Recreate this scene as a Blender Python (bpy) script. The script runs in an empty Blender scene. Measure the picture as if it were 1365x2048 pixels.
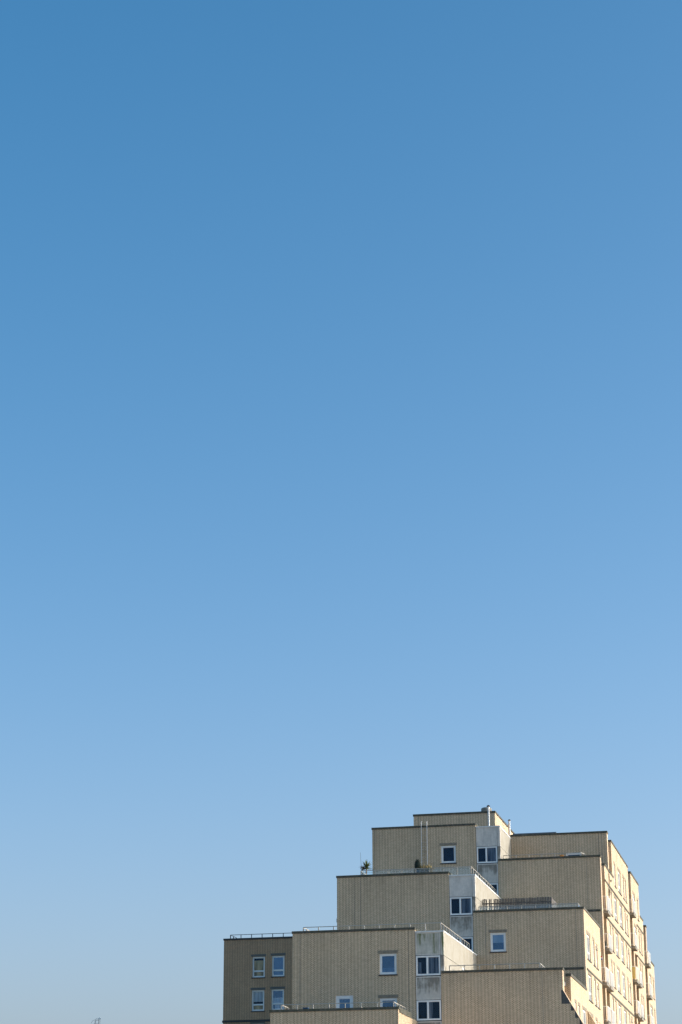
import bpy, bmesh, math, random
from mathutils import Vector, Matrix
random.seed(7)
sc = bpy.context.scene
C = sc.collection

# ------------------------------------------------------------------ camera
CAM_P, CAM_A, CAM_R = math.radians(18.426), math.radians(12.718), math.radians(-0.225)
rt = Vector((math.cos(CAM_A), math.sin(CAM_A), 0))
fw = Vector((-math.sin(CAM_A)*math.cos(CAM_P), math.cos(CAM_A)*math.cos(CAM_P), math.sin(CAM_P)))
up = rt.cross(fw)
cr = rt*math.cos(CAM_R) + up*math.sin(CAM_R)
cu = -rt*math.sin(CAM_R) + up*math.cos(CAM_R)
cam = bpy.data.objects.new('camera', bpy.data.cameras.new('camera'))
C.objects.link(cam)
cam.matrix_world = Matrix.Translation((0, 0, 1.7)) @ Matrix((cr, cu, -fw)).transposed().to_4x4()
cam.data.sensor_fit = 'VERTICAL'; cam.data.sensor_height = 36; cam.data.lens = 76.94
cam.data.clip_start = 0.5; cam.data.clip_end = 20000
sc.camera = cam

# ------------------------------------------------------------------ sky, sun, exposure
SUN = Vector((1, 0.2, 0.2)).normalized()
world = bpy.data.worlds.new('World'); sc.world = world; world.use_nodes = True
wt = world.node_tree; bg = wt.nodes['Background']
sky = wt.nodes.new('ShaderNodeTexSky'); sky.sky_type = 'NISHITA'; sky.sun_disc = False
sky.sun_elevation = math.asin(SUN.z); sky.sun_rotation = math.atan2(SUN.x, SUN.y)
sky.air_density = 1.0; sky.dust_density = 4.0; sky.ozone_density = 3.0; sky.altitude = 0
# one colour matrix for the whole sky (camera white balance); out = max(0, CM . sky)
CM = ((2.21, 3.95, -2.51), (0.65, 5.04, -1.60), (0.20, 3.44, 0.96))
sep = wt.nodes.new('ShaderNodeSeparateColor'); cmb = wt.nodes.new('ShaderNodeCombineColor')
wt.links.new(sky.outputs[0], sep.inputs[0])
for ci, row in enumerate(CM):
    acc = None
    for k in range(3):
        mm = wt.nodes.new('ShaderNodeMath'); mm.operation = 'MULTIPLY_ADD'
        wt.links.new(sep.outputs[k], mm.inputs[0]); mm.inputs[1].default_value = row[k]/1.695
        if acc is None: mm.inputs[2].default_value = 0.0
        else: wt.links.new(acc, mm.inputs[2])
        acc = mm.outputs[0]
    mx = wt.nodes.new('ShaderNodeMath'); mx.operation = 'MAXIMUM'; mx.inputs[1].default_value = 0.0
    wt.links.new(acc, mx.inputs[0]); wt.links.new(mx.outputs[0], cmb.inputs[ci])
wt.links.new(cmb.outputs[0], bg.inputs[0]); bg.inputs[1].default_value = 0.15
sl = bpy.data.lights.new('sun', 'SUN'); sl.energy = 2.6; sl.angle = math.radians(0.5); sl.color = (1.0, 0.91, 0.80)
so = bpy.data.objects.new('sun', sl); C.objects.link(so)
so.rotation_euler = (-SUN).to_track_quat('-Z', 'Y').to_euler(); so.location = (40, 150, 60)
vs = sc.view_settings
vs.view_transform = 'Standard'; vs.look = 'None'; vs.gamma = 1.0; vs.exposure = 0.17; vs.use_curve_mapping = False

# ------------------------------------------------------------------ materials
class NT:
    def __init__(s, name):
        s.m = bpy.data.materials.new(name); s.m.use_nodes = True
        s.t = s.m.node_tree; s.b = s.t.nodes['Principled BSDF']
    def n(s, kind, **kw):
        x = s.t.nodes.new(kind)
        for k, v in kw.items(): setattr(x, k, v)
        return x
    def l(s, a, b): s.t.links.new(a, b)
    def math(s, op, a, b=None, c=None):
        x = s.n('ShaderNodeMath', operation=op)
        for i, v in enumerate((a, b, c)):
            if v is None: continue
            if isinstance(v, (int, float)): x.inputs[i].default_value = v
            else: s.l(v, x.inputs[i])
        return x.outputs[0]
    def mix(s, f, a, b, typ='MIX'):
        x = s.n('ShaderNodeMix', data_type='RGBA', blend_type=typ)
        for sock, v in ((x.inputs[0], f), (x.inputs[6], a), (x.inputs[7], b)):
            if isinstance(v, (int, float)): sock.default_value = v
            elif isinstance(v, tuple): sock.default_value = (*v, 1)
            else: s.l(v, sock)
        return x.outputs[2]
    def noise(s, vec, scale, detail=4, rough=.55):
        x = s.n('ShaderNodeTexNoise'); x.inputs['Scale'].default_value = scale
        x.inputs['Detail'].default_value = detail; x.inputs['Roughness'].default_value = rough
        s.l(vec, x.inputs['Vector']); return x.outputs['Fac']
    def ramp(s, f, lo, hi, a=0., b=1.):
        x = s.n('ShaderNodeMapRange'); x.clamp = True
        s.l(f, x.inputs[0])
        for i, v in enumerate((lo, hi, a, b)): x.inputs[i+1].default_value = v
        return x.outputs[0]
    def pos(s): return s.n('ShaderNodeNewGeometry').outputs['Position']
    def scaled(s, vec, sx, sy, sz):
        x = s.n('ShaderNodeMapping'); x.inputs['Scale'].default_value = (sx, sy, sz); s.l(vec, x.inputs[0]); return x.outputs[0]

def brick_mat(name, c1, c2, mortar_h, mortar_v, tone=1.0):
    """running bond 0.21 x 0.0667 m laid on world coordinates (u = x+y works on every axis-aligned wall)"""
    k = NT(name); p = k.pos()
    sp = k.n('ShaderNodeSeparateXYZ'); k.l(p, sp.inputs[0])
    u = k.math('ADD', sp.outputs[0], sp.outputs[1]); z = sp.outputs[2]
    zr = k.math('DIVIDE', z, 0.0640); row = k.math('FLOOR', zr); fz = k.math('FRACT', zr)
    ur = k.math('ADD', k.math('DIVIDE', k.math('ADD', u, 500.0), 0.222), k.math('MULTIPLY', k.math('MODULO', row, 2.0), 0.29))
    fu = k.math('FRACT', ur); col = k.math('FLOOR', ur)
    head = k.math('LESS_THAN', fu, 0.13); bed = k.math('LESS_THAN', fz, 0.2)
    cv = k.n('ShaderNodeCombineXYZ'); k.l(col, cv.inputs[0]); k.l(row, cv.inputs[1])
    wn = k.n('ShaderNodeTexWhiteNoise', noise_dimensions='3D'); k.l(cv.outputs[0], wn.inputs['Vector'])
    base = k.mix(wn.outputs['Value'], c1, c2)
    base = k.mix(bed, base, mortar_h); base = k.mix(head, base, mortar_v)
    # weathering: broad patches and vertical rain streaks
    big = k.ramp(k.noise(p, 0.35, 5, .6), .3, .7, 0.92, 1.07)
    st = k.ramp(k.noise(k.scaled(p, 2.2, 2.2, 0.12), 1.0, 5, .6), .4, .8, 1.03, 0.88)
    gz = k.n('ShaderNodeSeparateXYZ'); k.l(k.n('ShaderNodeTexCoord').outputs['Generated'], gz.inputs[0])
    drip = k.math('MULTIPLY', k.ramp(gz.outputs[2], .93, 1.0), k.ramp(k.noise(k.scaled(p, 3.4, 3.4, .25), 1.0, 5, .65), .42, .68))
    f = k.math('MULTIPLY', k.math('MULTIPLY', big, st), k.math('SUBTRACT', 1.0, k.math('MULTIPLY', drip, .22)))
    cc = k.n('ShaderNodeCombineXYZ'); [k.l(f, cc.inputs[i]) for i in range(3)]
    base = k.mix(1.0, base, cc.outputs[0], 'MULTIPLY')
    k.l(base, k.b.inputs['Base Color']); k.b.inputs['Roughness'].default_value = 0.9
    k.b.inputs['Specular IOR Level'].default_value = 0.25
    h = k.math('SUBTRACT', 1.0, k.math('MAXIMUM', head, bed))
    bp = k.n('ShaderNodeBump'); bp.inputs['Distance'].default_value = 0.006; bp.inputs['Strength'].default_value = 0.5
    k.l(h, bp.inputs['Height']); k.l(bp.outputs[0], k.b.inputs['Normal'])
    return k.m

def plain(name, col, rough=.7, metal=0., var=.15, scale=3., streak=0., spec=.4, dirt=None, dirt_amt=0.):
    k = NT(name); p = k.pos()
    f = k.ramp(k.noise(p, scale, 6, .6), .3, .7, 1-var, 1+var)
    if streak:
        f = k.math('MULTIPLY', f, k.ramp(k.noise(k.scaled(p, 5, 5, .35), 1., 5, .65), .4, .75, 1.05, 1-streak))
    cc = k.n('ShaderNodeCombineXYZ'); [k.l(f, cc.inputs[i]) for i in range(3)]
    c = k.mix(1.0, col, cc.outputs[0], 'MULTIPLY')
    if dirt:
        c = k.mix(k.math('MULTIPLY', k.ramp(k.noise(k.scaled(p, 1, 1, .5), 4.5, 6, .65), .45, .62), dirt_amt), c, dirt)
    k.l(c, k.b.inputs['Base Color']); k.b.inputs['Roughness'].default_value = rough
    k.b.inputs['Metallic'].default_value = metal; k.b.inputs['Specular IOR Level'].default_value = spec
    return k.m

def stained(name, col, stain, amt, lo, hi, green=False, top=0.):
    """precast concrete with run-off stains and (optionally) algae"""
    k = NT(name); p = k.pos()
    tc = k.n('ShaderNodeTexCoord').outputs['Object']
    fine = k.ramp(k.noise(p, 6, 6, .65), .3, .7, .88, 1.1)
    run = k.noise(k.scaled(p, 7, 7, .7), 1., 6, .7)
    blot = k.noise(k.scaled(p, 1.3, 1.3, 1.0), 1.1, 4, .6)
    gz = k.n('ShaderNodeSeparateXYZ'); k.l(k.n('ShaderNodeTexCoord').outputs['Generated'], gz.inputs[0])
    f = k.math('ADD', k.math('MULTIPLY', run, .45), k.math('MULTIPLY', blot, .55))
    if top: f = k.math('ADD', f, k.math('MULTIPLY', k.math('SUBTRACT', gz.outputs[2], .45), top))
    f = k.math('MULTIPLY', k.ramp(f, lo, hi), amt)
    cc = k.n('ShaderNodeCombineXYZ'); [k.l(fine, cc.inputs[i]) for i in range(3)]
    c = k.mix(1.0, col, cc.outputs[0], 'MULTIPLY')
    c = k.mix(f, c, stain)
    if green:
        g = k.ramp(k.noise(k.scaled(p, 3.2, 3.2, .55), 1., 5, .6), .5, .64)
        c = k.mix(k.math('MULTIPLY', g, .85), c, (.13, .145, .04))
    k.l(c, k.b.inputs['Base Color']); k.b.inputs['Roughness'].default_value = .88
    k.b.inputs['Specular IOR Level'].default_value = .25
    return k.m

def glass(name, refl, tint=(.96, .975, .98), gloss=(.34, .58, .92), fk=.55):
    k = NT(name); out = k.t.nodes['Material Output']
    tr = k.n('ShaderNodeBsdfTransparent'); tr.inputs[0].default_value = (*tint, 1)
    gl = k.n('ShaderNodeBsdfGlossy'); gl.inputs['Roughness'].default_value = .015; gl.inputs[0].default_value = (*gloss, 1)
    fr = k.n('ShaderNodeFresnel'); fr.inputs[0].default_value = 1.5
    p = k.pos(); bp = k.n('ShaderNodeBump'); bp.inputs['Strength'].default_value = .04; bp.inputs['Distance'].default_value = .02
    k.l(k.noise(p, 1.4, 2), bp.inputs['Height']); k.l(bp.outputs[0], gl.inputs['Normal'])
    f = k.math('ADD', k.math('MULTIPLY', fr.outputs[0], fk), refl); f = k.math('MINIMUM', f, 1.0)
    mx = k.n('ShaderNodeMixShader'); k.l(f, mx.inputs[0]); k.l(tr.outputs[0], mx.inputs[1]); k.l(gl.outputs[0], mx.inputs[2])
    k.l(mx.outputs[0], out.inputs['Surface']); return k.m

def curtain_mat(name, a, b, sc_):
    k = NT(name); p = k.pos(); sp = k.n('ShaderNodeSeparateXYZ'); k.l(p, sp.inputs[0])
    u = k.math('ADD', sp.outputs[0], sp.outputs[1])
    f = k.noise(k.scaled(p, sc_, sc_, .4), 1., 3)
    k.l(k.mix(k.ramp(f, .35, .65), a, b), k.b.inputs['Base Color']); k.b.inputs['Roughness'].default_value = .95
    return k.m

M = {}
M['brick'] = brick_mat('cream_brick', (.625, .462, .30), (.745, .558, .37), (.44, .325, .212), (.20, .148, .097))
M['brick_shaded'] = brick_mat('shaded_wing_brick', (.54, .335, .20), (.65, .40, .24), (.42, .27, .165), (.18, .12, .08))  # same brick as the main walls, coloured darker for the wing's shade
M['brick_patch'] = brick_mat('patch_brick', (.085, .085, .08), (.11, .108, .1), (.1, .1, .095), (.05, .05, .047))
M['soldier'] = plain('lintel_brick', (.27, .225, .165), .9, var=.2, scale=9, streak=.25)
M['soldier_dark'] = plain('dark_lintel_brick', (.16, .148, .128), .9, var=.2, scale=9)
M['coping'] = plain('dark_coping', (.105, .095, .075), .85, var=.35, scale=5, streak=.3, dirt=(.06, .07, .035), dirt_amt=.6)
M['concrete'] = stained('bay_concrete', (.62, .56, .48), (.20, .175, .14), .85, .45, .60, top=.25)
M['concrete_clean'] = stained('clean_concrete', (.72, .65, .57), (.46, .42, .37), .7, .46, .66)
M['concrete_algae'] = stained('algae_concrete', (.62, .57, .48), (.28, .26, .19), .7, .42, .62, True)
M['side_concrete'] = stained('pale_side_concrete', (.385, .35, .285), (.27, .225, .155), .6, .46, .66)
M['cap'] = plain('pale_cap', (.74, .72, .68), .6, var=.12, scale=6)
M['slab'] = plain('balcony_concrete', (.26, .235, .19), .85, var=.2, scale=4, streak=.2)
M['white'] = plain('white_frame', (.88, .86, .82), .45, var=.05, scale=4)
M['panel'] = plain('white_balcony_panel', (.36, .345, .315), .5, var=.06, scale=2, streak=.12)
M['yellow'] = plain('yellow_screen', (.66, .50, .16), .7, var=.08, scale=3)
M['cream'] = plain('cream_screen', (.56, .50, .30), .6, var=.05)
M['sill'] = plain('dark_sill', (.05, .048, .045), .6, var=.2, scale=6)
M['steel'] = plain('galvanised_steel', (.50, .45, .38), .55, metal=.3, var=.12, scale=8)
M['mast_arm'] = plain('mast_arm', (.34, .35, .38), .6, metal=.2)
M['dark_steel'] = plain('dark_steel', (.06, .06, .065), .5, metal=.4, var=.2, scale=8)
M['flue'] = plain('flue_metal', (.5, .5, .49), .45, metal=.3, var=.12, scale=6)
M['roof'] = plain('roof_gravel', (.2, .19, .18), .95, var=.3, scale=12)
M['panel_grey'] = plain('blue_grey_sheet', (.13, .16, .20), .4, var=.1)
M['joint'] = plain('joint_seal', (.10, .10, .10), .9, var=.1)
M['shade'] = plain('room_dark', (.012, .016, .022), .95, var=.2, scale=2)
M['glass'] = glass('window_glass', .0)
M['glass_sky'] = glass('coated_window_glass', .085)
M['glass_clear'] = glass('flank_glass', .02, gloss=(.85, .88, .9), fk=.9)
M['rail_glass'] = glass('railing_glass', .03, (.95, .98, .98), (.9, .95, 1), .9)
M['cur_grey'] = curtain_mat('grey_curtain', (.015, .02, .028), (.26, .29, .33), 9)
M['cur_pale'] = curtain_mat('pale_curtain', (.42, .42, .40), (.72, .71, .68), 7)
M['cur_mist'] = curtain_mat('mist_blind', (.25, .33, .38), (.34, .43, .48), 4)
M['ochre_reflection'] = curtain_mat('painted_ochre_reflection', (.36, .24, .10), (.85, .62, .31), 3.4)  # patchy ochre painted as the reflection of sunlit brick in the panes
M['cur_blue'] = curtain_mat('blue_grey_blind', (.05, .10, .16), (.09, .16, .23), 3)
M['wood'] = plain('weathered_wood', (.17, .15, .13), .9, var=.45, scale=5, streak=.35)
M['leaf'] = plain('palm_leaf', (.13, .15, .035), .7, var=.4, scale=9)
M['straw'] = plain('straw_leaf', (.40, .29, .12), .8, var=.4, scale=9)
M['dark_leaf'] = plain('dark_leaf', (.018, .03, .02), .8, var=.4, scale=12)
M['pot'] = plain('grey_pot', (.22, .22, .22), .8, var=.1)
M['trunk'] = plain('trunk_bark', (.26, .17, .10), .9, var=.4, scale=14)
M['orange'] = plain('orange_clay', (.75, .30, .07), .7, var=.1)
M['blue_box'] = plain('blue_plastic', (.03, .07, .13), .5, var=.1)
M['red'] = plain('flag_red', (.55, .03, .03), .8, var=.05)
M['flag_white'] = plain('flag_white', (.8, .8, .8), .8, var=.03)
M['flag_blue'] = plain('flag_blue', (.03, .09, .40), .8, var=.05)
M['bounce_ground'] = plain('pale_bounce_ground', (.55, .43, .30), .9, var=.25, scale=.8)  # unseen ground, pale warm tone chosen to bounce light onto the shaded fronts
M['bulb'] = plain('lamp_bulb', (.8, .8, .75), .3, var=.02)

# ------------------------------------------------------------------ mesh helpers
class MB:
    def __init__(s): s.v = []; s.f = []
    def quad(s, *p):
        i = len(s.v); s.v += [tuple(q) for q in p]; s.f.append(tuple(range(i, i+len(p)))); return s
    def box(s, x0, x1, y0, y1, z0, z1):
        i = len(s.v)
        s.v += [(x0,y0,z0),(x1,y0,z0),(x1,y1,z0),(x0,y1,z0),(x0,y0,z1),(x1,y0,z1),(x1,y1,z1),(x0,y1,z1)]
        s.f += [tuple(i+j for j in q) for q in ((3,2,1,0),(4,5,6,7),(0,1,5,4),(1,2,6,5),(2,3,7,6),(3,0,4,7))]; return s
    def prism_y(s, poly, y0, y1):      # poly: (x,z) counter-clockwise seen from -Y
        n = len(poly); i = len(s.v)
        s.v += [(x, y0, z) for x, z in poly] + [(x, y1, z) for x, z in poly]
        s.f.append(tuple(range(i, i+n))); s.f.append(tuple(reversed(range(i+n, i+2*n))))
        for k in range(n):
            j = (k+1) % n; s.f.append((i+k, i+n+k, i+n+j, i+j))
        return s
    def tube(s, pts, r, seg=6, r2=None):
        pts = [Vector(p) for p in pts]; rings = []
        for k, p in enumerate(pts):
            d = (pts[min(k+1, len(pts)-1)] - pts[max(k-1, 0)]).normalized()
            a = d.cross(Vector((0, 0, 1)) if abs(d.z) < .9 else Vector((1, 0, 0))).normalized(); b = d.cross(a)
            rr = r if r2 is None else r + (r2-r)*k/(len(pts)-1)
            rings.append(len(s.v))
            s.v += [tuple(p + a*rr*math.cos(t) + b*rr*math.sin(t)) for t in [2*math.pi*q/seg for q in range(seg)]]
        for k in range(len(pts)-1):
            for q in range(seg):
                s.f.append((rings[k]+q, rings[k]+(q+1) % seg, rings[k+1]+(q+1) % seg, rings[k+1]+q))
        s.f.append(tuple(reversed(range(rings[0], rings[0]+seg)))); s.f.append(tuple(range(rings[-1], rings[-1]+seg)))
        return s
    def lathe(s, cx, cy, prof, seg=14):
        i = len(s.v)
        for r, z in prof:
            s.v += [(cx+r*math.cos(2*math.pi*q/seg), cy+r*math.sin(2*math.pi*q/seg), z) for q in range(seg)]
        for k in range(len(prof)-1):
            for q in range(seg):
                a = i+k*seg; b = a+seg; s.f.append((a+q, a+(q+1) % seg, b+(q+1) % seg, b+q))
        s.f.append(tuple(reversed(range(i, i+seg)))); s.f.append(tuple(range(i+(len(prof)-1)*seg, i+len(prof)*seg)))
        return s
    def mesh(s, name, mat, off=(0, 0, 0)):
        me = bpy.data.meshes.new(name)
        me.from_pydata([(x-off[0], y-off[1], z-off[2]) for x, y, z in s.v], [], s.f)
        bm = bmesh.new(); bm.from_mesh(me); bmesh.ops.remove_doubles(bm, verts=bm.verts, dist=1e-5)
        bmesh.ops.recalc_face_normals(bm, faces=bm.faces); bm.to_mesh(me); bm.free()
        me.materials.append(M[mat] if isinstance(mat, str) else mat); return me

def link(name, data, parent=None, loc=(0, 0, 0), rz=0.):
    o = bpy.data.objects.new(name, data); C.objects.link(o); o.location = loc; o.rotation_euler = (0, 0, rz)
    if parent is not None: o.parent = parent
    return o
BASE = {}
def wpos(o):
    p = Vector(o.location)
    while o.parent is not None: o = o.parent; p = p + Vector(o.location)
    return p
def part(name, mb, mat, parent, label=None):
    off = wpos(parent)
    o = link(name, mb.mesh(name, mat, off), parent)
    if label: o['label'] = label
    return o
def thing(name, label, cat, loc, group=None):
    o = link(name, None, None, loc); o['label'] = label; o['category'] = cat; o.empty_display_size = .3
    if group: o['group'] = group
    return o
def single(name, mb, mat, label, cat, loc, group=None):
    o = link(name, mb.mesh(name, mat, loc), None, loc); o['label'] = label; o['category'] = cat
    if group: o['group'] = group
    return o

def slab_wall(axis, a0, a1, z0, z1, d0, d1, holes):
    """wall in the XZ ('y') or YZ ('x') plane, between depths d0 and d1, with rectangular openings cut through"""
    A = sorted({a0, a1, *[min(max(h[0], a0), a1) for h in holes], *[min(max(h[1], a0), a1) for h in holes]})
    Z = sorted({z0, z1, *[min(max(h[2], z0), z1) for h in holes], *[min(max(h[3], z0), z1) for h in holes]})
    def solid(i, j):
        if i < 0 or j < 0 or i >= len(A)-1 or j >= len(Z)-1: return False
        ca, cz = (A[i]+A[i+1])/2, (Z[j]+Z[j+1])/2
        return not any(h[0] < ca < h[1] and h[2] < cz < h[3] for h in holes)
    P = (lambda a, d, z: (a, d, z)) if axis == 'y' else (lambda a, d, z: (d, a, z))
    m = MB()
    for i in range(len(A)-1):
        for j in range(len(Z)-1):
            if not solid(i, j): continue
            b0, b1, y0, y1 = A[i], A[i+1], Z[j], Z[j+1]
            m.quad(P(b0,d0,y0), P(b1,d0,y0), P(b1,d0,y1), P(b0,d0,y1))
            m.quad(P(b0,d1,y0), P(b0,d1,y1), P(b1,d1,y1), P(b1,d1,y0))
            if not solid(i-1, j): m.quad(P(b0,d0,y0), P(b0,d0,y1), P(b0,d1,y1), P(b0,d1,y0))
            if not solid(i+1, j): m.quad(P(b1,d0,y0), P(b1,d1,y0), P(b1,d1,y1), P(b1,d0,y1))
            if not solid(i, j-1): m.quad(P(b0,d0,y0), P(b0,d1,y0), P(b1,d1,y0), P(b1,d0,y0))
            if not solid(i, j+1): m.quad(P(b0,d0,y1), P(b1,d0,y1), P(b1,d1,y1), P(b0,d1,y1))
    return m

# ------------------------------------------------------------------ windows (local: x along wall, y into wall, z up, origin lower left of opening)
_cache = {}
def mesh_of(key, fn, mat):
    if key not in _cache: _cache[key] = fn().mesh(key[0], mat)
    return _cache[key]
def window(parent, x, y, z, w, h, lights, side=False, glassm='glass', curtain_or_reflection=None, sill=True, lintel='soldier', bars=.085, frame_mat='white', depth=.07, name='window', label=None):
    """lights: list of (u0,u1,v0,v1) fractions of the inner opening, one per pane; curtain: {light index: (material, u0, u1, v0, v1)}"""
    w = round(w, 2); h = round(h, 2); b = bars
    iw, ih = w-2*b, h-2*b; mb = .06
    cells = []
    for (u0, u1, v0, v1) in lights:
        cells.append((b+iw*u0+(mb/2 if u0 > 0 else 0), b+iw*u1-(mb/2 if u1 < 1 else 0), b+ih*v0+(mb/2 if v0 > 0 else 0), b+ih*v1-(mb/2 if v1 < 1 else 0)))
    key = ('window', w, h, tuple(lights), b, frame_mat, depth)
    def frame():
        m = slab_wall('y', .004, w-.004, .004, h-.004, depth, depth+.07, cells)
        for (c0, c1, e0, e1) in cells:           # inner sash, set back
            t = .035; s = slab_wall('y', c0+.001, c1-.001, e0+.001, e1-.001, depth+.022, depth+.06, [(c0+t, c1-t, e0+t, e1-t)])
            i = len(m.v); m.v += s.v; m.f += [tuple(i+q for q in f) for f in s.f]
        return m
    rz = math.pi/2 if side else 0.
    off = wpos(parent)
    o = link(name, mesh_of(key, frame, frame_mat), parent, (x-off.x, y-off.y, z-off.z), rz)
    if label: o['label'] = label
    for k, (c0, c1, e0, e1) in enumerate(cells):
        g = glassm[k] if isinstance(glassm, (list, tuple)) else glassm
        link('pane', mesh_of(('pane', round(c1-c0, 3), round(e1-e0, 3), g, depth), lambda: MB().box(.02, c1-c0-.02, depth+.036, depth+.046, .02, e1-e0-.02), g), o, (c0, 0, e0))
        if curtain_or_reflection and k in curtain_or_reflection:
            cm, u0, u1, v0, v1 = curtain_or_reflection[k]
            def cur():
                m = MB(); n = max(4, int((u1-u0)*(c1-c0)/.05)); X0 = (c1-c0)*u0; X1 = (c1-c0)*u1
                Z0 = (e1-e0)*v0; Z1 = (e1-e0)*v1; i = len(m.v)
                for q in range(n+1):
                    xx = X0+(X1-X0)*q/n; dd = depth+.085+(.025 if q % 2 else -.0)
                    m.v += [(xx, dd, Z0), (xx, dd, Z1), (xx, dd+.01, Z0), (xx, dd+.01, Z1)]
                for q in range(n):
                    a = i+4*q; m.f += [(a, a+4, a+5, a+1), (a+2, a+3, a+7, a+6)]
                return m
            link('curtain_or_reflection', mesh_of(('curtain_or_reflection', round(c1-c0, 3), round(e1-e0, 3), cm, u0, u1, v0, v1, depth), cur, cm), o, (c0, 0, e0))
    link('dark_room_board', mesh_of(('dark_room_board', w, h), lambda: MB().box(-.05, w+.05, .42, .44, -.05, h+.05), 'shade'), o)  # flat board coloured near-black for the shade of the unlit room
    if sill:
        link('sill', mesh_of(('sill', w), lambda: MB().box(-.06, w+.06, -.06, depth-.004, -.075, .0), 'sill'), o)
    if lintel:
        link('lintel', mesh_of(('lintel', w, lintel), lambda: MB().box(-.10, w+.10, -.014, .05, h+.002, h+.2), lintel), o)
    return o
ONE = [(0, 1, 0, 1)]
TWO = [(0, .46, 0, 1), (.46, 1, 0, 1)]
TRANSOM = [(0, 1, 0, .28), (0, 1, .28, 1)]
WIDE = [(0, .5, 0, .3), (.5, 1, 0, .3), (0, .5, .3, 1), (.5, 1, .3, 1)]

# ================================================================== GROUND
g = MB(); g.quad((-9000, -3000, 0), (9000, -3000, 0), (9000, 15000, 0), (-9000, 15000, 0))
go = link('ground', g.mesh('ground', 'bounce_ground')); go['kind'] = 'structure'

# ================================================================== MAIN BUILDING
B = thing('apartment_building', 'stepped cream brick apartment building with terraces, concrete window bays and balconies down its sunlit side', 'building', (-26, 150, 0))
XL, XB0, XB1, XR = -34.8, -26.7, -24.85, -17.3
H = {3: 20.82, 2: 26.42, 1: 32.02}
Y = {3: 139.4, 2: 152.4, 1: 164.7}
NEXT = {3: 152.4, 2: 164.7, 1: 170.4}
RT = .7            # thickness of the right-hand front walls (their ends show as fins)

def coping_y(x0, x1, y0, z1, th=.34, h=.15, ov=.045, mat='coping'):
    part('coping', MB().box(x0, x1, y0-ov, y0+th+.02, z1-h, z1), mat, B)
def coping_x(y0, y1, x1, z1, th=.32, h=.15, ov=.045, mat='coping'):
    part('coping', MB().box(x1-th, x1+ov, y0, y1, z1-h, z1), mat, B)

# --- left column: brick fronts with their windows
front = {
    3: [(-29.05, 17.88, 1.12, 1.33, 'lin'), (-29.05, 15.08, 1.12, 1.33, 'lin'), (-31.95, 14.5, 1.16, 2.16, 'door')],
    2: [], 1: [(-29.43, 29.06, 1.14, 1.34, 'lin')]}
for k in (3, 2, 1):
    y0, h = Y[k], H[k]
    holes = [(x, x+w, z, z+hh) for x, z, w, hh, t in front[k]]
    part('wall', slab_wall('y', XL, XB0-.012, 0, h-.15, y0, y0+.34, holes), 'brick', B)
    coping_y(XL-.05, XB0, y0, h)
    for x, z, w, hh, t in front[k]:
        if t == 'door':
            window(B, x, y0, z, w, hh, [(0, 1, 0, .42), (0, 1, .42, 1)], glassm='glass_sky', lintel=None, sill=False, bars=.2, name='terrace_door', curtain_or_reflection={1: ('cur_blue', 0, 1, 0, 1)})
        else:
            cur = {0: ('cur_blue', 0, 1, 0, .3)} if k == 3 else None
            window(B, x, y0, z, w, hh, ONE, glassm='glass_sky' if k == 3 else 'glass', curtain_or_reflection=cur, bars=.12)
    # left flank, terrace slab, back parapet
    part('wall', MB().box(XL, XL+.3, y0+.34, NEXT[k] if k > 1 else 200, 0, h-.15), 'brick', B)
    part('coping', MB().box(XL-.05, XL+.32, y0+.37, NEXT[k] if k > 1 else 200, h-.15, h), 'coping', B)
    part('terrace_floor', MB().box(XL+.3, XB1-.2, y0+.34, NEXT[k] if k > 1 else 199.7, h-.75, h-.5), 'roof', B)
    # vertical movement joints in the brickwork
    for jx in {3: (-34.3, -27.15), 2: (-33.55, -33.1), 1: (-34.6,)}[k]:
        part('expansion_joint', MB().box(jx-.011, jx+.011, y0-.003, y0+.01, 8, h-.16), 'joint', B)

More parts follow.
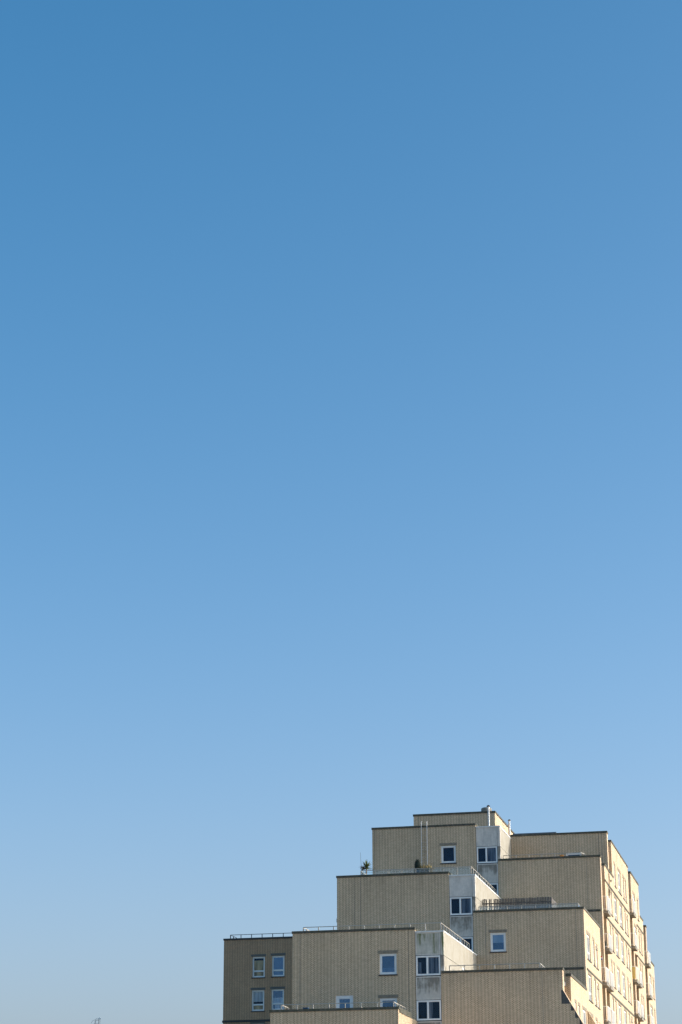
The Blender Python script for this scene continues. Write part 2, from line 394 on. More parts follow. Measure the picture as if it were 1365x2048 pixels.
# --- concrete window bays
for k in (3, 2, 1):
    y0, h = Y[k], H[k]; top = h-.26
    wt0 = h-1.84      # head of the first window
    x0, x1, xs = XB0+.012, -25.075, -25.05
    z = top-.085; mats = {3: ('concrete_algae', 'concrete', 'concrete'), 2: ('concrete_clean', 'concrete', 'concrete'), 1: ('concrete_clean', 'concrete', 'concrete')}[k]
    n = 0
    while z > 10:
        zb = h-1.84-2.8*n
        pn = MB().box(x0, x1, y0+.03, y0+.3, zb+.05, z)
        pan = part('concrete_panel', pn, mats[min(n, 2)], B)
        # raised margin of the precast panel
        part('panel_margin', slab_wall('y', x0+.001, x1-.001, zb+.051, z-.001, y0+.012, y0+.032, [(x0+.07, x1-.07, zb+.12, z-.07)]), 'concrete_clean', pan)
        cu = {3: [{0: ('cur_grey', 0, .4, 0, .7), 1: ('cur_grey', 0, 1, 0, 1)}, {1: ('cur_grey', 0, .35, 0, 1)}], 2: [{1: ('cur_grey', .1, 1, 0, 1)}, {}], 1: [{1: ('cur_grey', .1, 1, 0, 1)}, {}]}[k]
        window(B, x0+.01, y0, zb-1.23, x1-x0-.02, 1.25, TWO, curtain_or_reflection=cu[n] if n < 2 else None, sill=False, lintel=None, bars=.075, depth=.03, name='bay_window')
        z = zb-1.29; n += 1
    # flank strip seen from the front and long pale side wall, with a joint at window-head height
    rz_ = h-2.8
    part('corner_strip', MB().box(xs, XB1, y0+.01, y0+.2, wt0+.012, top-.085), mats[0], B)
    part('corner_strip', MB().box(xs, XB1, y0+.01, y0+.2, rz_-.4, wt0-.012), 'concrete', B)
    part('joint_backing', MB().box(xs+.03, XB1-.03, y0+.05, NEXT[k], rz_-.4, top-.1), 'joint', B)
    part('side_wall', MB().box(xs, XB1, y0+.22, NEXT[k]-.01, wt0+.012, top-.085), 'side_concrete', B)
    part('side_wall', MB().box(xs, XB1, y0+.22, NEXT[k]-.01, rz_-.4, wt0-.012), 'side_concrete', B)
    part('bay_cap', MB().box(XB0+.005, XB1+.03, y0-.03, y0+.36, top-.085, top), 'cap', B)
    part('bay_cap', MB().box(xs-.05, XB1+.03, y0+.36, NEXT[k]-.02, top-.085, top), 'cap', B)
    # end of the brick parapet standing above the cap
    part('wall', MB().box(XB0-.3, XB0-.014, y0+.36, y0+2.4, top-.4, h-.16), 'brick', B)
    part('coping', MB().box(XB0-.32, XB0+.03, y0+.365, y0+2.4, h-.15, h-.002), 'coping', B)

# --- lowest front block (left)
part('wall', MB().box(-34.65, -26.62, 133.2, 133.54, 0, 15.07), 'brick', B)
coping_y(-34.7, -26.57, 133.2, 15.22)
part('wall', MB().box(-26.92, -26.62, 133.54, 139.39, 0, 14.9), 'brick', B)
part('coping', MB().box(-26.94, -26.575, 133.57, 137.2, 14.9, 15.215), 'coping', B)
part('wall', MB().box(-34.65, -34.35, 133.54, 139.39, 0, 15.07), 'brick', B)
part('coping', MB().box(-34.7, -34.33, 133.57, 139.38, 15.07, 15.215), 'coping', B)
part('terrace_floor', MB().box(-34.35, -26.92, 133.54, 139.39, 14.4, 14.7), 'roof', B)

# --- right column: brick fronts; below 16.6 m the walls flare out into raking buttresses
RAKE = .564
def rake_poly(top):
    return [(-25.05, 0), (XR+16.6*RAKE, 0), (XR, 16.6), (XR, top), (-25.05, top)]
part('wall', MB().prism_y(rake_poly(17.85), Y[3], Y[3]+RT), 'brick', B, 'front wall whose right edge rakes outward')
m = slab_wall('y', -25.05, XR, 16.6, 23.47, Y[2], Y[2]+RT, [(-23.87, -22.78, 20.72, 22.04)])
part('wall', m, 'brick', B)
part('wall', MB().prism_y([(-25.05, 0), (XR+16.6*RAKE, 0), (XR, 16.6), (-25.05, 16.6)], Y[2], Y[2]+RT), 'brick', B)
part('wall', MB().box(-25.05, XR, Y[1], Y[1]+RT, 0, 29.07), 'brick', B)
DX0, DX1 = -20.54, -19.33
part('wall', slab_wall('y', -25.05, XR, 27, 31.87, 170.4, 170.4+RT, [(DX0, DX1, 28.72, 30.42)]), 'brick', B)
window(B, DX0, 170.4, 28.72, DX1-DX0, 1.7, [(0, 1, 0, .8), (0, 1, .8, 1)], lintel=None, sill=False, bars=.12, name='terrace_door', curtain_or_reflection={1: ('cur_blue', 0, 1, 0, 1)})
for (yy, zt) in ((Y[3], 18.0), (Y[2], 23.62), (Y[1], 29.22), (170.4, 32.02)):
    part('coping', MB().box(-25.02 if yy != 170.4 else -24.9, XR+.045, yy-.045, yy+RT+.02, zt-.15, zt), 'coping', B)
window(B, -23.87, Y[2], 20.72, 1.09, 1.32, ONE, glassm='glass_sky', curtain_or_reflection={0: ('cur_mist', 0, 1, .48, 1)}, bars=.12)
for (yy, zz) in ((Y[1], 25.15), (Y[2], 19.5)):
    part('string_course', MB().box(-25.0, XR-.12, yy-.045, yy+.05, zz-.16, zz), 'coping', B)
for (jx, yy, z0, z1) in ((-18.35, Y[1], 20, 29.06), (-17.85, Y[2], 17, 23.46), (-24.2, Y[2], 17, 23.46), (-17.7, 170.4, 29, 31.86), (-17.95, 170.4, 29, 31.86), (-18.6, Y[3], 12, 17.84)):
    part('expansion_joint', MB().box(jx-.011, jx+.011, yy-.003, yy+.01, z0, z1), 'joint', B)
# re-laid darker brickwork stepping down along the rake
steps = [(-17.42, 15.75, 16.62), (-16.85, 15.32, 15.74), (-16.6, 14.87, 15.31), (-16.33, 14.45, 14.86), (-16.08, 14.0, 14.44), (-15.8, 13.5, 13.99)]
for xs_, z0, z1 in steps:
    z1c = min(z1, 16.6)
    part('brick_patch', MB().prism_y([(xs_, z0), (XR+(16.6-z0)*RAKE-.01, z0), (XR+(16.6-z1c)*RAKE-.01, z1c), (xs_, z1c)], Y[3]-.006, Y[3]+.02), 'brick_patch', B, 'dark grey stepped brick repair beside the raking edge')

# --- sunlit flank: walls in the plane x = XR with openings, separated by recessed balcony bays
def flank(y0, y1, z1, cuts, wins, z0=0.):
    holes = list(cuts)
    for (a, b, zt, kind, gl, cur) in wins: holes.append((a, b, zt-1.77, zt))
    part('wall', slab_wall('x', y0, y1, z0, z1, XR, XR-.3, holes), 'brick', B)
    for (a, b, zt, kind, gl, cur) in wins:
        window(B, XR, a, zt-1.77, b-a, 1.77, WIDE if kind == 'w' else TRANSOM, side=True, glassm=gl, curtain_or_reflection=cur, bars=.07)
def recess(a, b, z1, z0=0., deep=1.3):
    """loggia niche between two pieces of the flank"""
    part('niche_wall', MB().box(XR-deep-.2, XR-deep, a, b, z0, z1), 'brick', B)
    part('niche_wall', MB().box(XR-deep, XR-.302, b, b+.3, z0, z1), 'brick', B)
def rcur(kind):
    r = random.random(); c = random.choice(['cur_pale', 'cur_pale', 'cur_grey'])
    n = 4 if kind == 'w' else 2
    out = {}
    for i in range(n):
        if random.random() < .8: out[i] = (c, 0, 1, 0, 1)
    return out
def wrow(spans, tops):
    out = []
    for zt in tops:
        for (a, b, kind) in spans:
            out.append((a, b, zt, kind, 'glass_clear', rcur(kind)))
    return out
# flank of the lowest right block
flank(143.5, 152.39, 17.9, [], wrow([(145.4, 146.35, 'n'), (147.25, 148.25, 'n'), (149.7, 151.9, 'w')], (16.45, 13.65)))
part('coping', MB().box(XR-.32, XR+.05, 143.44, 152.35, 17.9, 18.08), 'coping', B)
recess(140.1, 143.5, 17.6)
part('niche_wall', MB().box(XR-.9, XR-.302, 143.5, 143.8, 17.6, 17.9), 'brick', B)
# middle block
flank(153.1, 162.5, 23.47, [], wrow([(153.75, 155.82, 'w'), (157.42, 158.48, 'n'), (159.22, 160.36, 'n')], (21.99, 19.2, 16.42)))
part('coping', MB().box(XR-.32, XR+.045, 153.125, 162.55, 23.47, 23.62), 'coping', B)
recess(162.5, 164.69, 23.2)
part('niche_wall', MB().box(XR-1.3, XR-.302, 162.2, 162.49, 0, 23.4), 'brick', B)
# upper block
S1 = [(169.55, 170.5, 'n'), (171.38, 172.38, 'n'), (173.95, 176.1, 'w'), (178.1, 180.2, 'w'), (181.9, 182.88, 'n'), (183.66, 184.8, 'n')]
S0 = [(174.85, 176.0, 'n'), (177.82, 180.1, 'w'), (181.66, 182.68, 'n'), (183.4, 184.45, 'n')]
flank(167.55, 186.6, 31.65, [(167.0, 173.3, 28.87, 32)], wrow(S0, (30.18,)) + wrow(S1, (27.43, 24.64, 21.88, 19.08, 16.3)))
part('coping', MB().box(XR-.32, XR+.05, 167.5, 173.99, 28.87, 29.03), 'coping', B)
part('coping', MB().box(XR-.32, XR+.045, 173.25, 186.65, 31.65, 31.8), 'coping', B)
recess(165.4, 167.55, 28.6); recess(171.1, 173.3, 31.4, 28.5, 1.0)
part('niche_wall', MB().box(XR-.9, XR-.302, 167.55, 167.85, 28.6, 28.87), 'brick', B)
part('coping', MB().box(XR-1.0, XR-.33, 173.25, 173.6, 31.65, 31.8), 'coping', B)
part('niche_wall', MB().box(XR-1.0, XR-.302, 173.3, 173.6, 31.4, 31.65), 'brick', B)
# blocks further back
flank(188.8, 199.0, 31.55, [(196, 200, 28.8, 32), (189.7, 191.8, -1, 24.95)],
      wrow([(190.05, 192.15, 'w'), (193.97, 195.0, 'n')], (30.08,)) + wrow([(190.35, 192.5, 'w'), (194.0, 195.0, 'n'), (195.95, 196.95, 'n')], (27.34,))
      + wrow([(193.9, 194.8, 'n'), (195.6, 196.6, 'n')], (24.55, 21.75, 18.95)))
part('coping', MB().box(XR-.32, XR+.045, 188.75, 196.05, 31.55, 31.72), 'coping', B)
part('coping', MB().box(XR-.32, XR+.045, 196.07, 199.05, 28.8, 28.95), 'coping', B)
recess(186.6, 188.8, 31.3); recess(189.7, 191.8, 24.9)
part('niche_wall', MB().box(XR-1.0, XR-.302, 188.8, 189.1, 31.3, 31.55), 'brick', B)
part('coping', MB().box(XR-1.0, XR-.33, 188.75, 189.1, 31.55, 31.72), 'coping', B)
flank(201.4, 208.6, 28.65, [(202.2, 209, 25.9, 29)], wrow([(202.85, 205.1, 'w'), (206.55, 207.55, 'n')], (24.55, 21.75, 18.95)))
part('coping', MB().box(XR-.32, XR+.045, 201.35, 202.25, 28.65, 28.8), 'coping', B)
part('coping', MB().box(XR-.32, XR+.045, 202.27, 208.65, 25.9, 26.05), 'coping', B)
recess(199.0, 201.4, 28.4)
part('niche_wall', MB().box(XR-1.3, XR-.302, 201.4, 201.7, 28.4, 28.65), 'brick', B)
# flank bands and the gaps beneath them
for (a, b, zz) in ((167.52, 186.62, 27.8), (167.52, 186.62, 25.0), (167.52, 186.62, 19.4), (153.12, 162.52, 19.52), (192.6, 199.02, 27.74), (191.78, 199.02, 24.98)):
    wz = zz
    part('string_course', MB().box(XR-.02, XR+.05, a, b, wz-.13, wz), 'coping' if a != 153.12 else 'coping', B)
part('expansion_joint', MB().box(XR-.01, XR+.003, 177.08, 177.12, 8, 31.6), 'joint', B)
part('wall_vent', MB().box(XR, XR+.08, 171.6, 172.0, 28.25, 28.36).box(XR, XR+.1, 171.55, 172.05, 28.36, 28.39), 'slab', B)

# --- roofs and hidden closing walls
for (x0, x1, y0, y1, zt) in ((-25.0, XR-.32, Y[3]+RT, Y[2], 17.5), (-25.0, XR-.32, Y[2]+RT, Y[1], 23.1), (-25.0, XR-.32, Y[1]+RT, 170.4, 28.7),
                             (-25.0, XR-1.5, 171.1, 199.7, 31.4), (XR-1.5, XR-.32, 173.6, 186.6, 31.4), (XR-1.5, XR-.32, 189.1, 196, 31.3), (-34.4, XR-.32, 199.8, 208.3, 25.6)):
    part('roof_slab', MB().box(x0, x1, y0+.002, y1-.002, zt-.25, zt), 'roof', B)
part('roof_slab', MB().box(-24.9, XR-1.52, 199.72, 201.3, 25.62, 28.3), 'brick', B)
part('wall', MB().box(XL+.3, XR-.31, 208.3, 208.6, 0, 25.9), 'brick', B)
part('wall', MB().box(-34.5, -25.1, 199.7, 200, 25, 31.6), 'brick', B)

# --- penthouse
PX0, PX1, PY0, PY1, PZ = -32.85, -26.25, 171.6, 182.7, 34.22
part('wall', slab_wall('y', PX0, PX1, 31.4, PZ-.15, PY0, PY0+.3, []), 'brick', B)
part('wall', MB().box(PX1-.3, PX1, PY0+.3, PY1, 31.4, PZ-.15), 'brick', B)
part('wall', MB().box(PX0, PX0+.3, PY0+.3, PY1, 31.4, PZ-.15), 'brick', B)
part('wall', MB().box(PX0+.3, PX1-.3, PY1-.3, PY1, 31.4, PZ-.15), 'brick', B)
part('coping', slab_wall('y', PX0-.045, PX1+.045, PZ-.15, PZ, PY0-.045, PY0+.32, []), 'coping', B)
part('coping', MB().box(PX1-.32, PX1+.045, PY0+.33, PY1+.04, PZ-.15, PZ), 'coping', B)
part('coping', MB().box(PX0-.045, PX0+.32, PY0+.33, PY1+.04, PZ-.15, PZ), 'coping', B)
part('roof_slab', MB().box(PX0+.3, PX1-.3, PY0+.3, PY1-.3, PZ-.5, PZ-.3), 'roof', B)
part('expansion_joint', MB().box(-32.45, -32.43, PY0-.003, PY0+.01, 31.5, PZ-.16), 'joint', B)
part('roof_vent', MB().lathe(-27.3, 174, [(.36, PZ-.35), (.36, PZ+.25), (.43, PZ+.27), (.43, PZ+.6), (.40, PZ+.68), (.30, PZ+.73), (.1, PZ+.75)], 20), 'slab', B)
# flue pipes
f1 = part('flue_pipe', MB().lathe(-26.35, 169.0, [(.075, 31.4), (.075, 34.1)], 12).lathe(-26.35, 169.0, [(.085, 33.1), (.085, 33.16)], 12), 'flue', B)
part('cowl', MB().lathe(-26.35, 169.0, [(.14, 34.08), (.15, 34.12), (.05, 34.2), (.01, 34.21)], 12), 'dark_steel', f1)
f2 = part('flue_pipe', MB().lathe(-25.75, 176.0, [(.07, 31.4), (.07, 34.2)], 12), 'flue', B)
part('cowl', MB().lathe(-25.75, 176.0, [(.11, 34.18), (.12, 34.22), (.05, 34.29), (.01, 34.3)], 12), 'dark_steel', f2)
part('flue_pipe', MB().lathe(-25.86, 176.3, [(.05, 31.4), (.05, 33.98)], 10), 'flue', B)
# long low roof panel on the upper right block
part('roof_panel', MB().box(-24.75, -21.3, 170.8, 172.1, 32.1, 32.18).box(-24.6, -24.4, 171.0, 171.9, 31.35, 32.1).box(-21.7, -21.5, 171.0, 171.9, 31.35, 32.1), 'panel_grey', B)
# roof ladder on the uppermost left front
ld = part('roof_ladder', MB().tube([(-30.92, 164.6, 26.0), (-30.92, 164.6, 32.25), (-30.92, 164.75, 32.33)], .022, 8).tube([(-30.48, 164.6, 26.0), (-30.48, 164.6, 32.25), (-30.48, 164.75, 32.33)], .024, 8), 'cap', B)
rung = MB().tube([(-30.92, 164.6, 0), (-30.48, 164.6, 0)], .01, 6).mesh('rung', 'steel', wpos(ld))
for i in range(22):
    link('rung', rung, ld, (0, 0, 26.2+i*.28))
# downpipe on the left flank of the second tier
part('downpipe', MB().lathe(-35.0, 153.6, [(.07, 18.6), (.07, 23.5)], 10).box(-35.1, -34.8, 153.5, 153.7, 23.3, 23.55), 'cap', B)

# --- railings
def railing(pts, zr, zb, spacing=1.0, mat='steel', glass_h=None, label=None):
    """pts: plan polyline; handrail at zr, posts down to zb"""
    hr = part('railing', MB().tube([(x, y, zr) for x, y in pts], .026, 6), mat, B, label)
    off = wpos(hr)
    for (p, q) in zip(pts[:-1], pts[1:]):
        d = Vector((q[0]-p[0], q[1]-p[1])); n = max(1, round(d.length/spacing)); along_x = abs(d.x) > abs(d.y)
        for i in range(n+1):
            x, y = p[0]+d.x*i/n, p[1]+d.y*i/n
            if i == 0 and p is not pts[0]: continue
            a, b = (.026, .034) if along_x else (.034, .026)
            link('post', mesh_of(('post', along_x, round(zr-zb, 2), mat), lambda: MB().box(-a, a, -b, b, 0, zr-zb), mat), hr, (x-off.x, y-off.y, zb-off.z))
        if glass_h:
            e = d.normalized()
            for i in range(n):
                a = Vector(p)+d*((i+.06)/n); b = Vector(p)+d*((i+.94)/n); nrm = Vector((-e.y, e.x))*.005
                mb = MB(); i0 = 0
                z0, z1 = zr-glass_h, zr-.05
                mb.v = [(a.x-nrm.x, a.y-nrm.y, z0), (b.x-nrm.x, b.y-nrm.y, z0), (b.x+nrm.x, b.y+nrm.y, z0), (a.x+nrm.x, a.y+nrm.y, z0),
                        (a.x-nrm.x, a.y-nrm.y, z1), (b.x-nrm.x, b.y-nrm.y, z1), (b.x+nrm.x, b.y+nrm.y, z1), (a.x+nrm.x, a.y+nrm.y, z1)]
                mb.f = [(3,2,1,0),(4,5,6,7),(0,1,5,4),(1,2,6,5),(2,3,7,6),(3,0,4,7)]
                part('glass_panel', mb, 'rail_glass', hr)
    return hr
railing([(-34.19, 141.6), (-34.19, 139.9), (-25.1, 139.9), (-25.1, 150.8)], 21.12, 20.3)
railing([(-33.14, 154.6), (-33.14, 152.9), (-25.2, 152.9), (-25.2, 164.3)], 26.79, 25.9, glass_h=.7)
railing([(-24.75, 165.45), (-18.82, 165.45), (-18.6, 166.2)], 29.57, 29.2, 1.05)
railing([(-24.72, 153.05), (-17.75, 153.05), (-17.75, 154.3)], 23.96, 23.6, .98, glass_h=.32)
railing([(-24.6, 140.02), (-18.8, 140.02), (-18.8, 142.2)], 18.38, 17.98, .99)
railing([(-34.11, 135.6), (-34.11, 133.8), (-27.02, 133.8), (-27.02, 137.4)], 15.57, 14.7, .99)

# --- balconies in the recessed bays
def balcony(y0, y1, zt, panel='panel', closed_front=None, label=None):
    x1 = XR+.36
    b = part('balcony', MB().box(XR-1.29, x1, y0+.01, y1-.01, zt-.2, zt), 'slab', B, label)
    lx = x1-.05; zr = zt+1.1
    part('side_panel', MB().box(lx-.02, lx+.02, y0+.08, y1-.06, zt+.1, zr-.06), panel, b)
    part('handrail', MB().box(lx-.03, lx+.03, y0+.03, y1-.03, zr-.05, zr).box(XR-1.2, lx-.031, y0+.03, y0+.09, zr-.05, zr).box(XR-1.2, lx-.031, y0+.04, y0+.07, zt+.1, zt+.14), 'white', b)
    for (px, py) in ((lx, y0+.06), (XR-.02, y0+.061), (lx, y1-.06)):
        part('post', MB().box(px-.028, px+.028, py-.03, py+.03, zt-.02, zr-.051), 'white', b)
    if closed_front:
        part('front_panel', MB().box(XR-1.2, lx-.06, y0+.02, y0+.035, zt+.08, zr-.06), closed_front, b)
    else:
        part('front_bar', MB().box(XR+.1, XR+.125, y0+.05, y0+.07, zt+.14, zr-.05).box(XR-.3, XR-.275, y0+.05, y0+.07, zt+.14, zr-.05), 'white', b)
    return b
for zt in (25.15, 22.36, 19.55, 16.75): balcony(165.42, 167.55, zt)
for zt in (19.55, 16.75): balcony(162.52, 164.64, zt)
for zt in (27.92, 25.12): balcony(186.62, 188.8, zt)
balcony(186.62, 188.75, 22.34, 'cream', 'yellow', 'balcony fronted with a yellow screen')
balcony(186.62, 188.75, 19.55)
for zt in (22.34, 19.55): balcony(189.72, 191.8, zt)
for zt in (25.1, 22.3, 19.5): balcony(199.02, 201.4, zt)

# ================================================================== DARK BLOCK BEHIND, LEFT
L = thing('apartment_block', 'apartment block in brick coloured darker for shade, with four white windows, behind the stepped building', 'building', (-45, 186, 0))
LY, LX0, LX1, LZ = 183.0, -51.75, -37.5, 26.38
lw = [(-49.22, 23.02), (-47.5, 23.05), (-49.25, 20.22), (-47.53, 20.25), (-49.25, 17.42), (-47.53, 17.45)]
part('wall', slab_wall('y', LX0, LX1, 0, LZ-.15, LY, LY+.34, [(x, x+1.11, z, z+1.75) for x, z in lw]), 'brick_shaded', L)
part('wall', MB().box(LX0, LX0+.3, LY+.34, LY+12, 0, LZ-.15), 'brick_shaded', L)
part('wall', MB().box(LX1-.3, LX1, LY+.34, LY+12, 0, LZ-.15), 'brick_shaded', L)
part('wall', MB().box(LX0+.3, LX1-.3, LY+11.7, LY+12, 0, LZ-.15), 'brick_shaded', L)
part('roof_slab', MB().box(LX0+.3, LX1-.3, LY+.34, LY+11.7, LZ-.8, LZ-.5), 'roof', L)
part('coping', MB().box(LX0-.05, LX1+.05, LY-.05, LY+.36, LZ-.15, LZ), 'sill', L)
part('coping', MB().box(LX0-.05, LX0+.32, LY+.37, LY+12, LZ-.15, LZ), 'sill', L)
part('string_course', MB().box(LX0-.06, LX1, LY-.06, LY+.05, 19.32, 19.5), 'sill', L)
lc = [{0: ('ochre_reflection', 0, 1, 0, 1), 1: ('ochre_reflection', 0, 1, 0, .8)}, {0: ('cur_blue', 0, 1, 0, 1), 1: ('cur_blue', 0, 1, 0, 1)},  # ochre and pale sheets here are painted reflections behind the glass
      {0: ('ochre_reflection', 0, 1, 0, 1), 1: ('cur_pale', 0, 1, .2, 1)}, {0: ('cur_pale', .2, 1, 0, 1), 1: ('cur_pale', 0, 1, 0, .45)}, None, None]
for i, (x, z) in enumerate(lw):
    window(L, x, LY, z, 1.11, 1.75, TRANSOM, glassm=['glass', 'glass_sky', 'glass', 'glass_sky', 'glass', 'glass'][i], curtain_or_reflection=lc[i], bars=.1, lintel='soldier_dark', depth=.1)
_B = B
B = L
railing([(-51.31, 185.4), (-51.31, 183.5), (-38.2, 183.5)], 26.74, 25.8, .93, mat='dark_steel')
B = _B

# ================================================================== LOOSE THINGS ON THE TERRACES
# slatted wooden screen on the middle right terrace
F = thing('wooden_fence', 'weathered wooden slat screen standing on the right terrace behind a low rail', 'fence', (-22.3, 155, 23.1))
slat = MB().box(-.045, .045, -.012, .012, 0, 1.6).mesh('slat', 'wood')
for i in range(43):
    x = -24.72+i*.1146
    if i in (3, 6): continue
    link('slat', slat, F, (x+22.3, random.uniform(-.012, .012), .06+random.uniform(-.015, .02)), random.uniform(-.03, .03))
for zz in (.35, 1.3):
    part('rail', MB().box(-24.8, -19.85, 155.03, 155.07, 23.1+zz, 23.18+zz), 'wood', F)
for i in range(22):
    link('slat', slat, F, (-19.84+22.3, .12+i*.118, .06+random.uniform(-.015, .02)), math.pi/2)
for px in (-24.75, -22.3, -19.9):
    part('post', MB().box(px-.04, px+.04, 155.075, 155.15, 23.1, 24.7), 'wood', F)
part('rail', MB().box(-19.9, -19.86, 155.16, 157.7, 24.4, 24.48), 'wood', F)

def leaf_strip(m, base, d, ln, w, droop, n=4):
    d = Vector(d).normalized(); s = d.cross(Vector((0, 0, 1)))
    s = s.normalized() if s.length > .05 else Vector((1, 0, 0))
    p = Vector(base); i0 = len(m.v)
    for k in range(n+1):
        t = k/n; ww = w*(1-t)**.7*(.45+.9*min(1, t*3)) + .002
        m.v += [tuple(p-s*ww), tuple(p+s*ww)]
        p = p + d*(ln/n); d = (d+Vector((0, 0, -droop/n))).normalized()
    for k in range(n):
        a = i0+2*k; m.f.append((a, a+1, a+3, a+2))
def tuft(c, n, ln, w, spread, droop, up=.6):
    m = MB()
    for i in range(n):
        t = random.uniform(0, 2*math.pi); e = random.uniform(up-spread, up+spread)
        leaf_strip(m, (c[0]+random.uniform(-.04, .04), c[1]+random.uniform(-.04, .04), c[2]+random.uniform(-.05, .05)),
                   (math.cos(t)*math.cos(e), math.sin(t)*math.cos(e), math.sin(e)), ln*random.uniform(.7, 1.15), w, droop)
    return m
zT = 25.92
# palm in a pot at the left end of the terrace
Pm = thing('potted_palm', 'small fan palm in a pot against the sky at the left end of the terrace', 'palm', (-33.35, 155.5, zT))
part('pot', MB().lathe(-33.35, 155.5, [(.2, zT), (.27, zT+.42), (.29, zT+.45), (.25, zT+.45), (.24, zT+.4)], 14), 'pot', Pm)
part('trunk', MB().tube([(-33.35, 155.5, zT+.38), (-33.33, 155.5, zT+.9), (-33.3, 155.5, zT+1.42)], .075, 8, .05), 'trunk', Pm)
part('crown', tuft((-33.27, 155.5, zT+1.5), 80, .60, .045, .8, .55, .55), 'leaf', Pm)
part('dead_frond', tuft((-33.55, 155.5, zT+1.5), 34, .36, .04, .5, .7, .1), 'trunk', Pm)
single('garden_stake', MB().tube([(-33.64, 155.35, zT), (-33.66, 155.35, zT+1.6), (-33.72, 155.36, zT+2.62)], .017, 6, .008), 'dark_steel',
       'thin bent stake rising above the small palm', 'stake', (-33.64, 155.35, zT))
# dark columnar conifer and tufted grass against the wall
Cf = thing('columnar_conifer', 'dark slim rounded conifer standing beside the straw coloured grass', 'shrub', (-29.62, 156, zT))
part('pot', MB().lathe(-29.62, 156, [(.16, zT), (.2, zT+.35), (.17, zT+.35)], 12), 'pot', Cf)
cm = MB()
for i in range(420):
    z = zT+.35+random.random()*1.62; t = (z-zT-.35)/1.62
    r = .2*min(1, (1-t)*4.5+.12)**.5
    a = random.uniform(0, 6.283); c = Vector((-29.62+r*math.cos(a), 156+r*math.sin(a), z))
    leaf_strip(cm, c, (math.cos(a)*.5, math.sin(a)*.5, .85), .11, .028, .1, 2)
cm.lathe(-29.62, 156, [(.13, zT+.3), (.19, zT+.8), (.19, zT+1.65), (.13, zT+1.88), (.03, zT+1.98)], 10)
part('crown', cm, 'dark_leaf', Cf)
G = thing('potted_grass', 'straw coloured tufted grass in a long planter on the terrace below the ladder', 'plant', (-29.1, 156, zT))
part('planter', MB().box(-29.5, -28.65, 155.8, 156.2, zT, zT+.95), 'pot', G)
gm_ = MB()
for i in range(5):
    s = tuft((-29.4+i*.17, 156, zT+.95), 60, .70, .032, .6, .8, .95); o_ = len(gm_.v); gm_.v += s.v; gm_.f += [tuple(o_+q for q in f) for f in s.f]
part('blades', gm_, 'straw', G)
gm2 = MB()
for i in range(4):
    s = tuft((-29.35+i*.2, 155.98, zT+.95), 36, .55, .034, .4, .5, 1.0); o_ = len(gm2.v); gm2.v += s.v; gm2.f += [tuple(o_+q for q in f) for f in s.f]
part('green_blades', gm2, 'leaf', G)
# string lights along the glass railing
sl_ = MB(); pts = []
x = -33.0
while x < -25.3:
    for q in range(10):
        t = q/10; pts.append((x+t*.99, 152.85, 26.72-.09*4*t*(1-t)))
    x += .99
sl_.tube(pts, .006, 4)
S_ = thing('string_lights', 'string of small pale bulbs hung along the glass terrace railing', 'string lights', (-29, 152.85, 26.6))
part('cord', sl_, 'dark_steel', S_)
bulb = MB().lathe(0, 0, [(.004, .0), (.02, -.012), (.022, -.03), (.004, -.05)], 8).mesh('bulb', 'bulb')
for p in pts[::3]:
    link('bulb', bulb, S_, (p[0]+29, p[1]-152.85, p[2]-26.6))
# small things
single('storage_box', MB().box(-33.02, -32.72, 135.0, 135.35, 14.7, 15.44).box(-33.04, -32.70, 134.98, 135.37, 15.44, 15.5), 'blue_box',
       'small dark blue box behind the rail of the lowest terrace', 'box', (-32.87, 135.17, 14.7))
fp = thing('flower_pot', 'orange flower pot hung on the wall beside the upper right terrace door', 'pot', (-20.85, 170.22, 29.9))
part('bowl', MB().lathe(-20.85, 170.22, [(.09, 29.9), (.12, 29.98), (.16, 30.16), (.17, 30.22), (.14, 30.22)], 14).box(-20.87, -20.83, 170.3, 170.41, 30.1, 30.2), 'orange', fp)
part('leaves', tuft((-20.85, 170.22, 30.2), 14, .09, .016, .6, .4, .6), 'leaf', fp)
ch = thing('folding_chair', 'small folding chair against the pale side wall of the lower terrace', 'chair', (-24.3, 143.0, 17.5))
part('seat', MB().box(-24.5, -24.1, 142.8, 143.2, 17.93, 17.96), 'pot', ch)
part('backrest', MB().prism_y([(-24.12, 17.96), (-24.09, 17.96), (-24.25, 18.6), (-24.29, 18.6)], 142.8, 143.2), 'white', ch)
for (px, py) in ((-24.48, 142.82), (-24.12, 142.82), (-24.48, 143.18), (-24.12, 143.18)):
    part('leg', MB().tube([(px, py, 17.5), (px, py, 17.93)], .014, 6), 'steel', ch)
# green plant on a balcony
bp_ = thing('potted_plant', 'green leafy plant behind the railing of an upper balcony', 'plant', (-17.35, 166.1, 22.36))
part('pot', MB().lathe(-17.35, 166.1, [(.12, 22.36), (.16, 22.62), (.13, 22.62)], 12), 'pot', bp_)
part('leaves', tuft((-17.35, 166.1, 22.62), 70, .42, .035, .7, .5, .8), 'leaf', bp_)
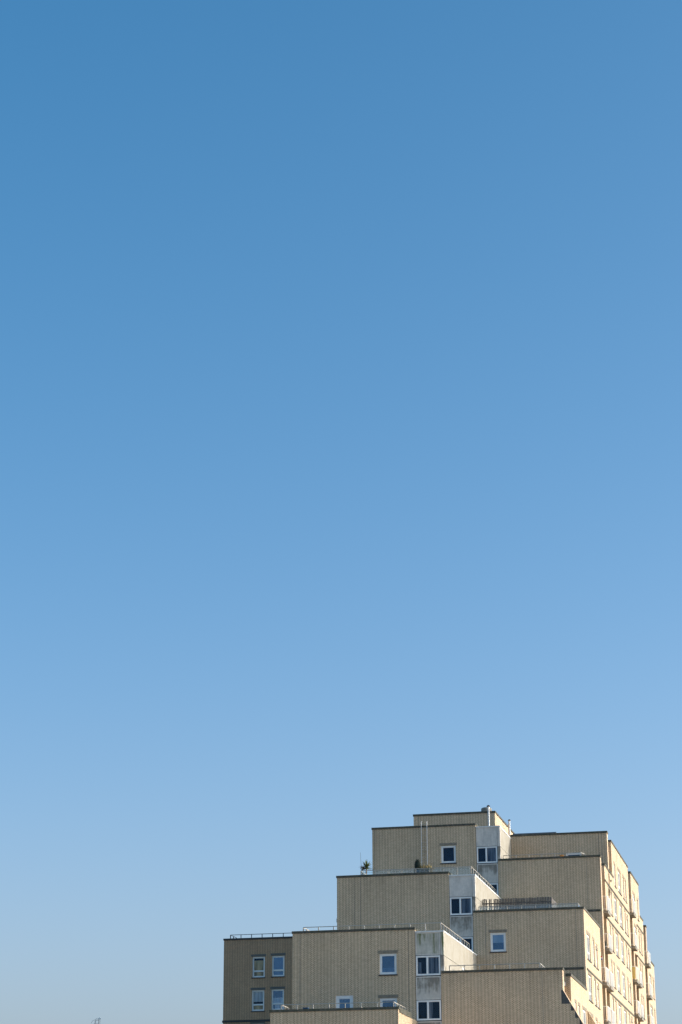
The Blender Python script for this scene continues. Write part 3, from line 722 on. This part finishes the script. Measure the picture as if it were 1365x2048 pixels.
# flag on a short staff tied to the double balcony
fl = thing('flag', 'small red, white and blue striped flag on a staff at a balcony', 'flag', (-17.05, 162.58, 20.3))
part('staff', MB().tube([(-17.05, 162.58, 20.3), (-17.2, 162.4, 21.45)], .012, 6), 'white', fl)
def flag_band(v0, v1):
    m = MB(); n = 10; i0 = 0; A = Vector((-17.2, 162.4, 21.42)); U = Vector((-.30, -.02, -.075)); V = Vector((.015, 0, -.27))
    for k in range(n+1):
        t = k/n
        for off in (0, .006):
            for v in (v0, v1):
                p = A+U*t+V*v; m.v.append((p.x, p.y-off+.035*math.sin(t*7), p.z+.02*math.sin(t*5)))
    for k in range(n):
        a = 4*k; b = a+4
        m.f += [(a, b, b+1, a+1), (a+2, a+3, b+3, b+2), (a, a+2, b+2, b), (a+1, b+1, b+3, a+3)]
    m.f += [(0, 1, 3, 2), (4*n, 4*n+2, 4*n+3, 4*n+1)]
    return m
part('stripe', flag_band(0, .33), 'red', fl); part('stripe', flag_band(.33, .66), 'flag_white', fl); part('stripe', flag_band(.66, 1), 'flag_blue', fl)

# slender mast far left, only its tip in view
MX, MY = -51.5, 150.0
Ms = thing('lamp_mast', 'slender mast tip with curved dark arms and a white cap at the lower left', 'mast', (MX, MY, 0))
part('pole', MB().tube([(MX, MY, 0), (MX, MY, 8), (MX, MY, 16.64)], .09, 10, .022), 'steel', Ms)
part('pole', MB().tube([(MX+.09, MY, 12), (MX+.09, MY, 16.6)], .014, 8), 'steel', Ms)
part('cap', MB().lathe(MX+.06, MY, [(.085, 16.61), (.09, 16.63), (.05, 16.69), (.01, 16.73)], 12), 'cap', Ms)
for (dx, z) in ((.30, 16.66), (.25, 16.54), (.58, 16.56), (.46, 16.32)):
    part('arm', MB().tube([(MX, MY, z), (MX-dx*.55, MY, z+.005), (MX-dx*.75, MY, z-.03), (MX-dx*.9, MY, z-.14), (MX-dx*1.02, MY, z-.34), (MX-dx*1.04, MY, z-.6)], .010, 6), 'mast_arm', Ms)
part('brace', MB().tube([(MX-.26, MY, 16.58), (MX-.22, MY, 16.2), (MX-.05, MY, 15.4)], .014, 6), 'steel', Ms)

sc.render.engine = 'CYCLES'
sc.cycles.use_denoising = True
sc.cycles.denoising_prefilter = 'NONE'
sc.cycles.denoising_input_passes = 'RGB_ALBEDO_NORMAL'
sc.cycles.max_bounces = 8; sc.cycles.transparent_max_bounces = 12
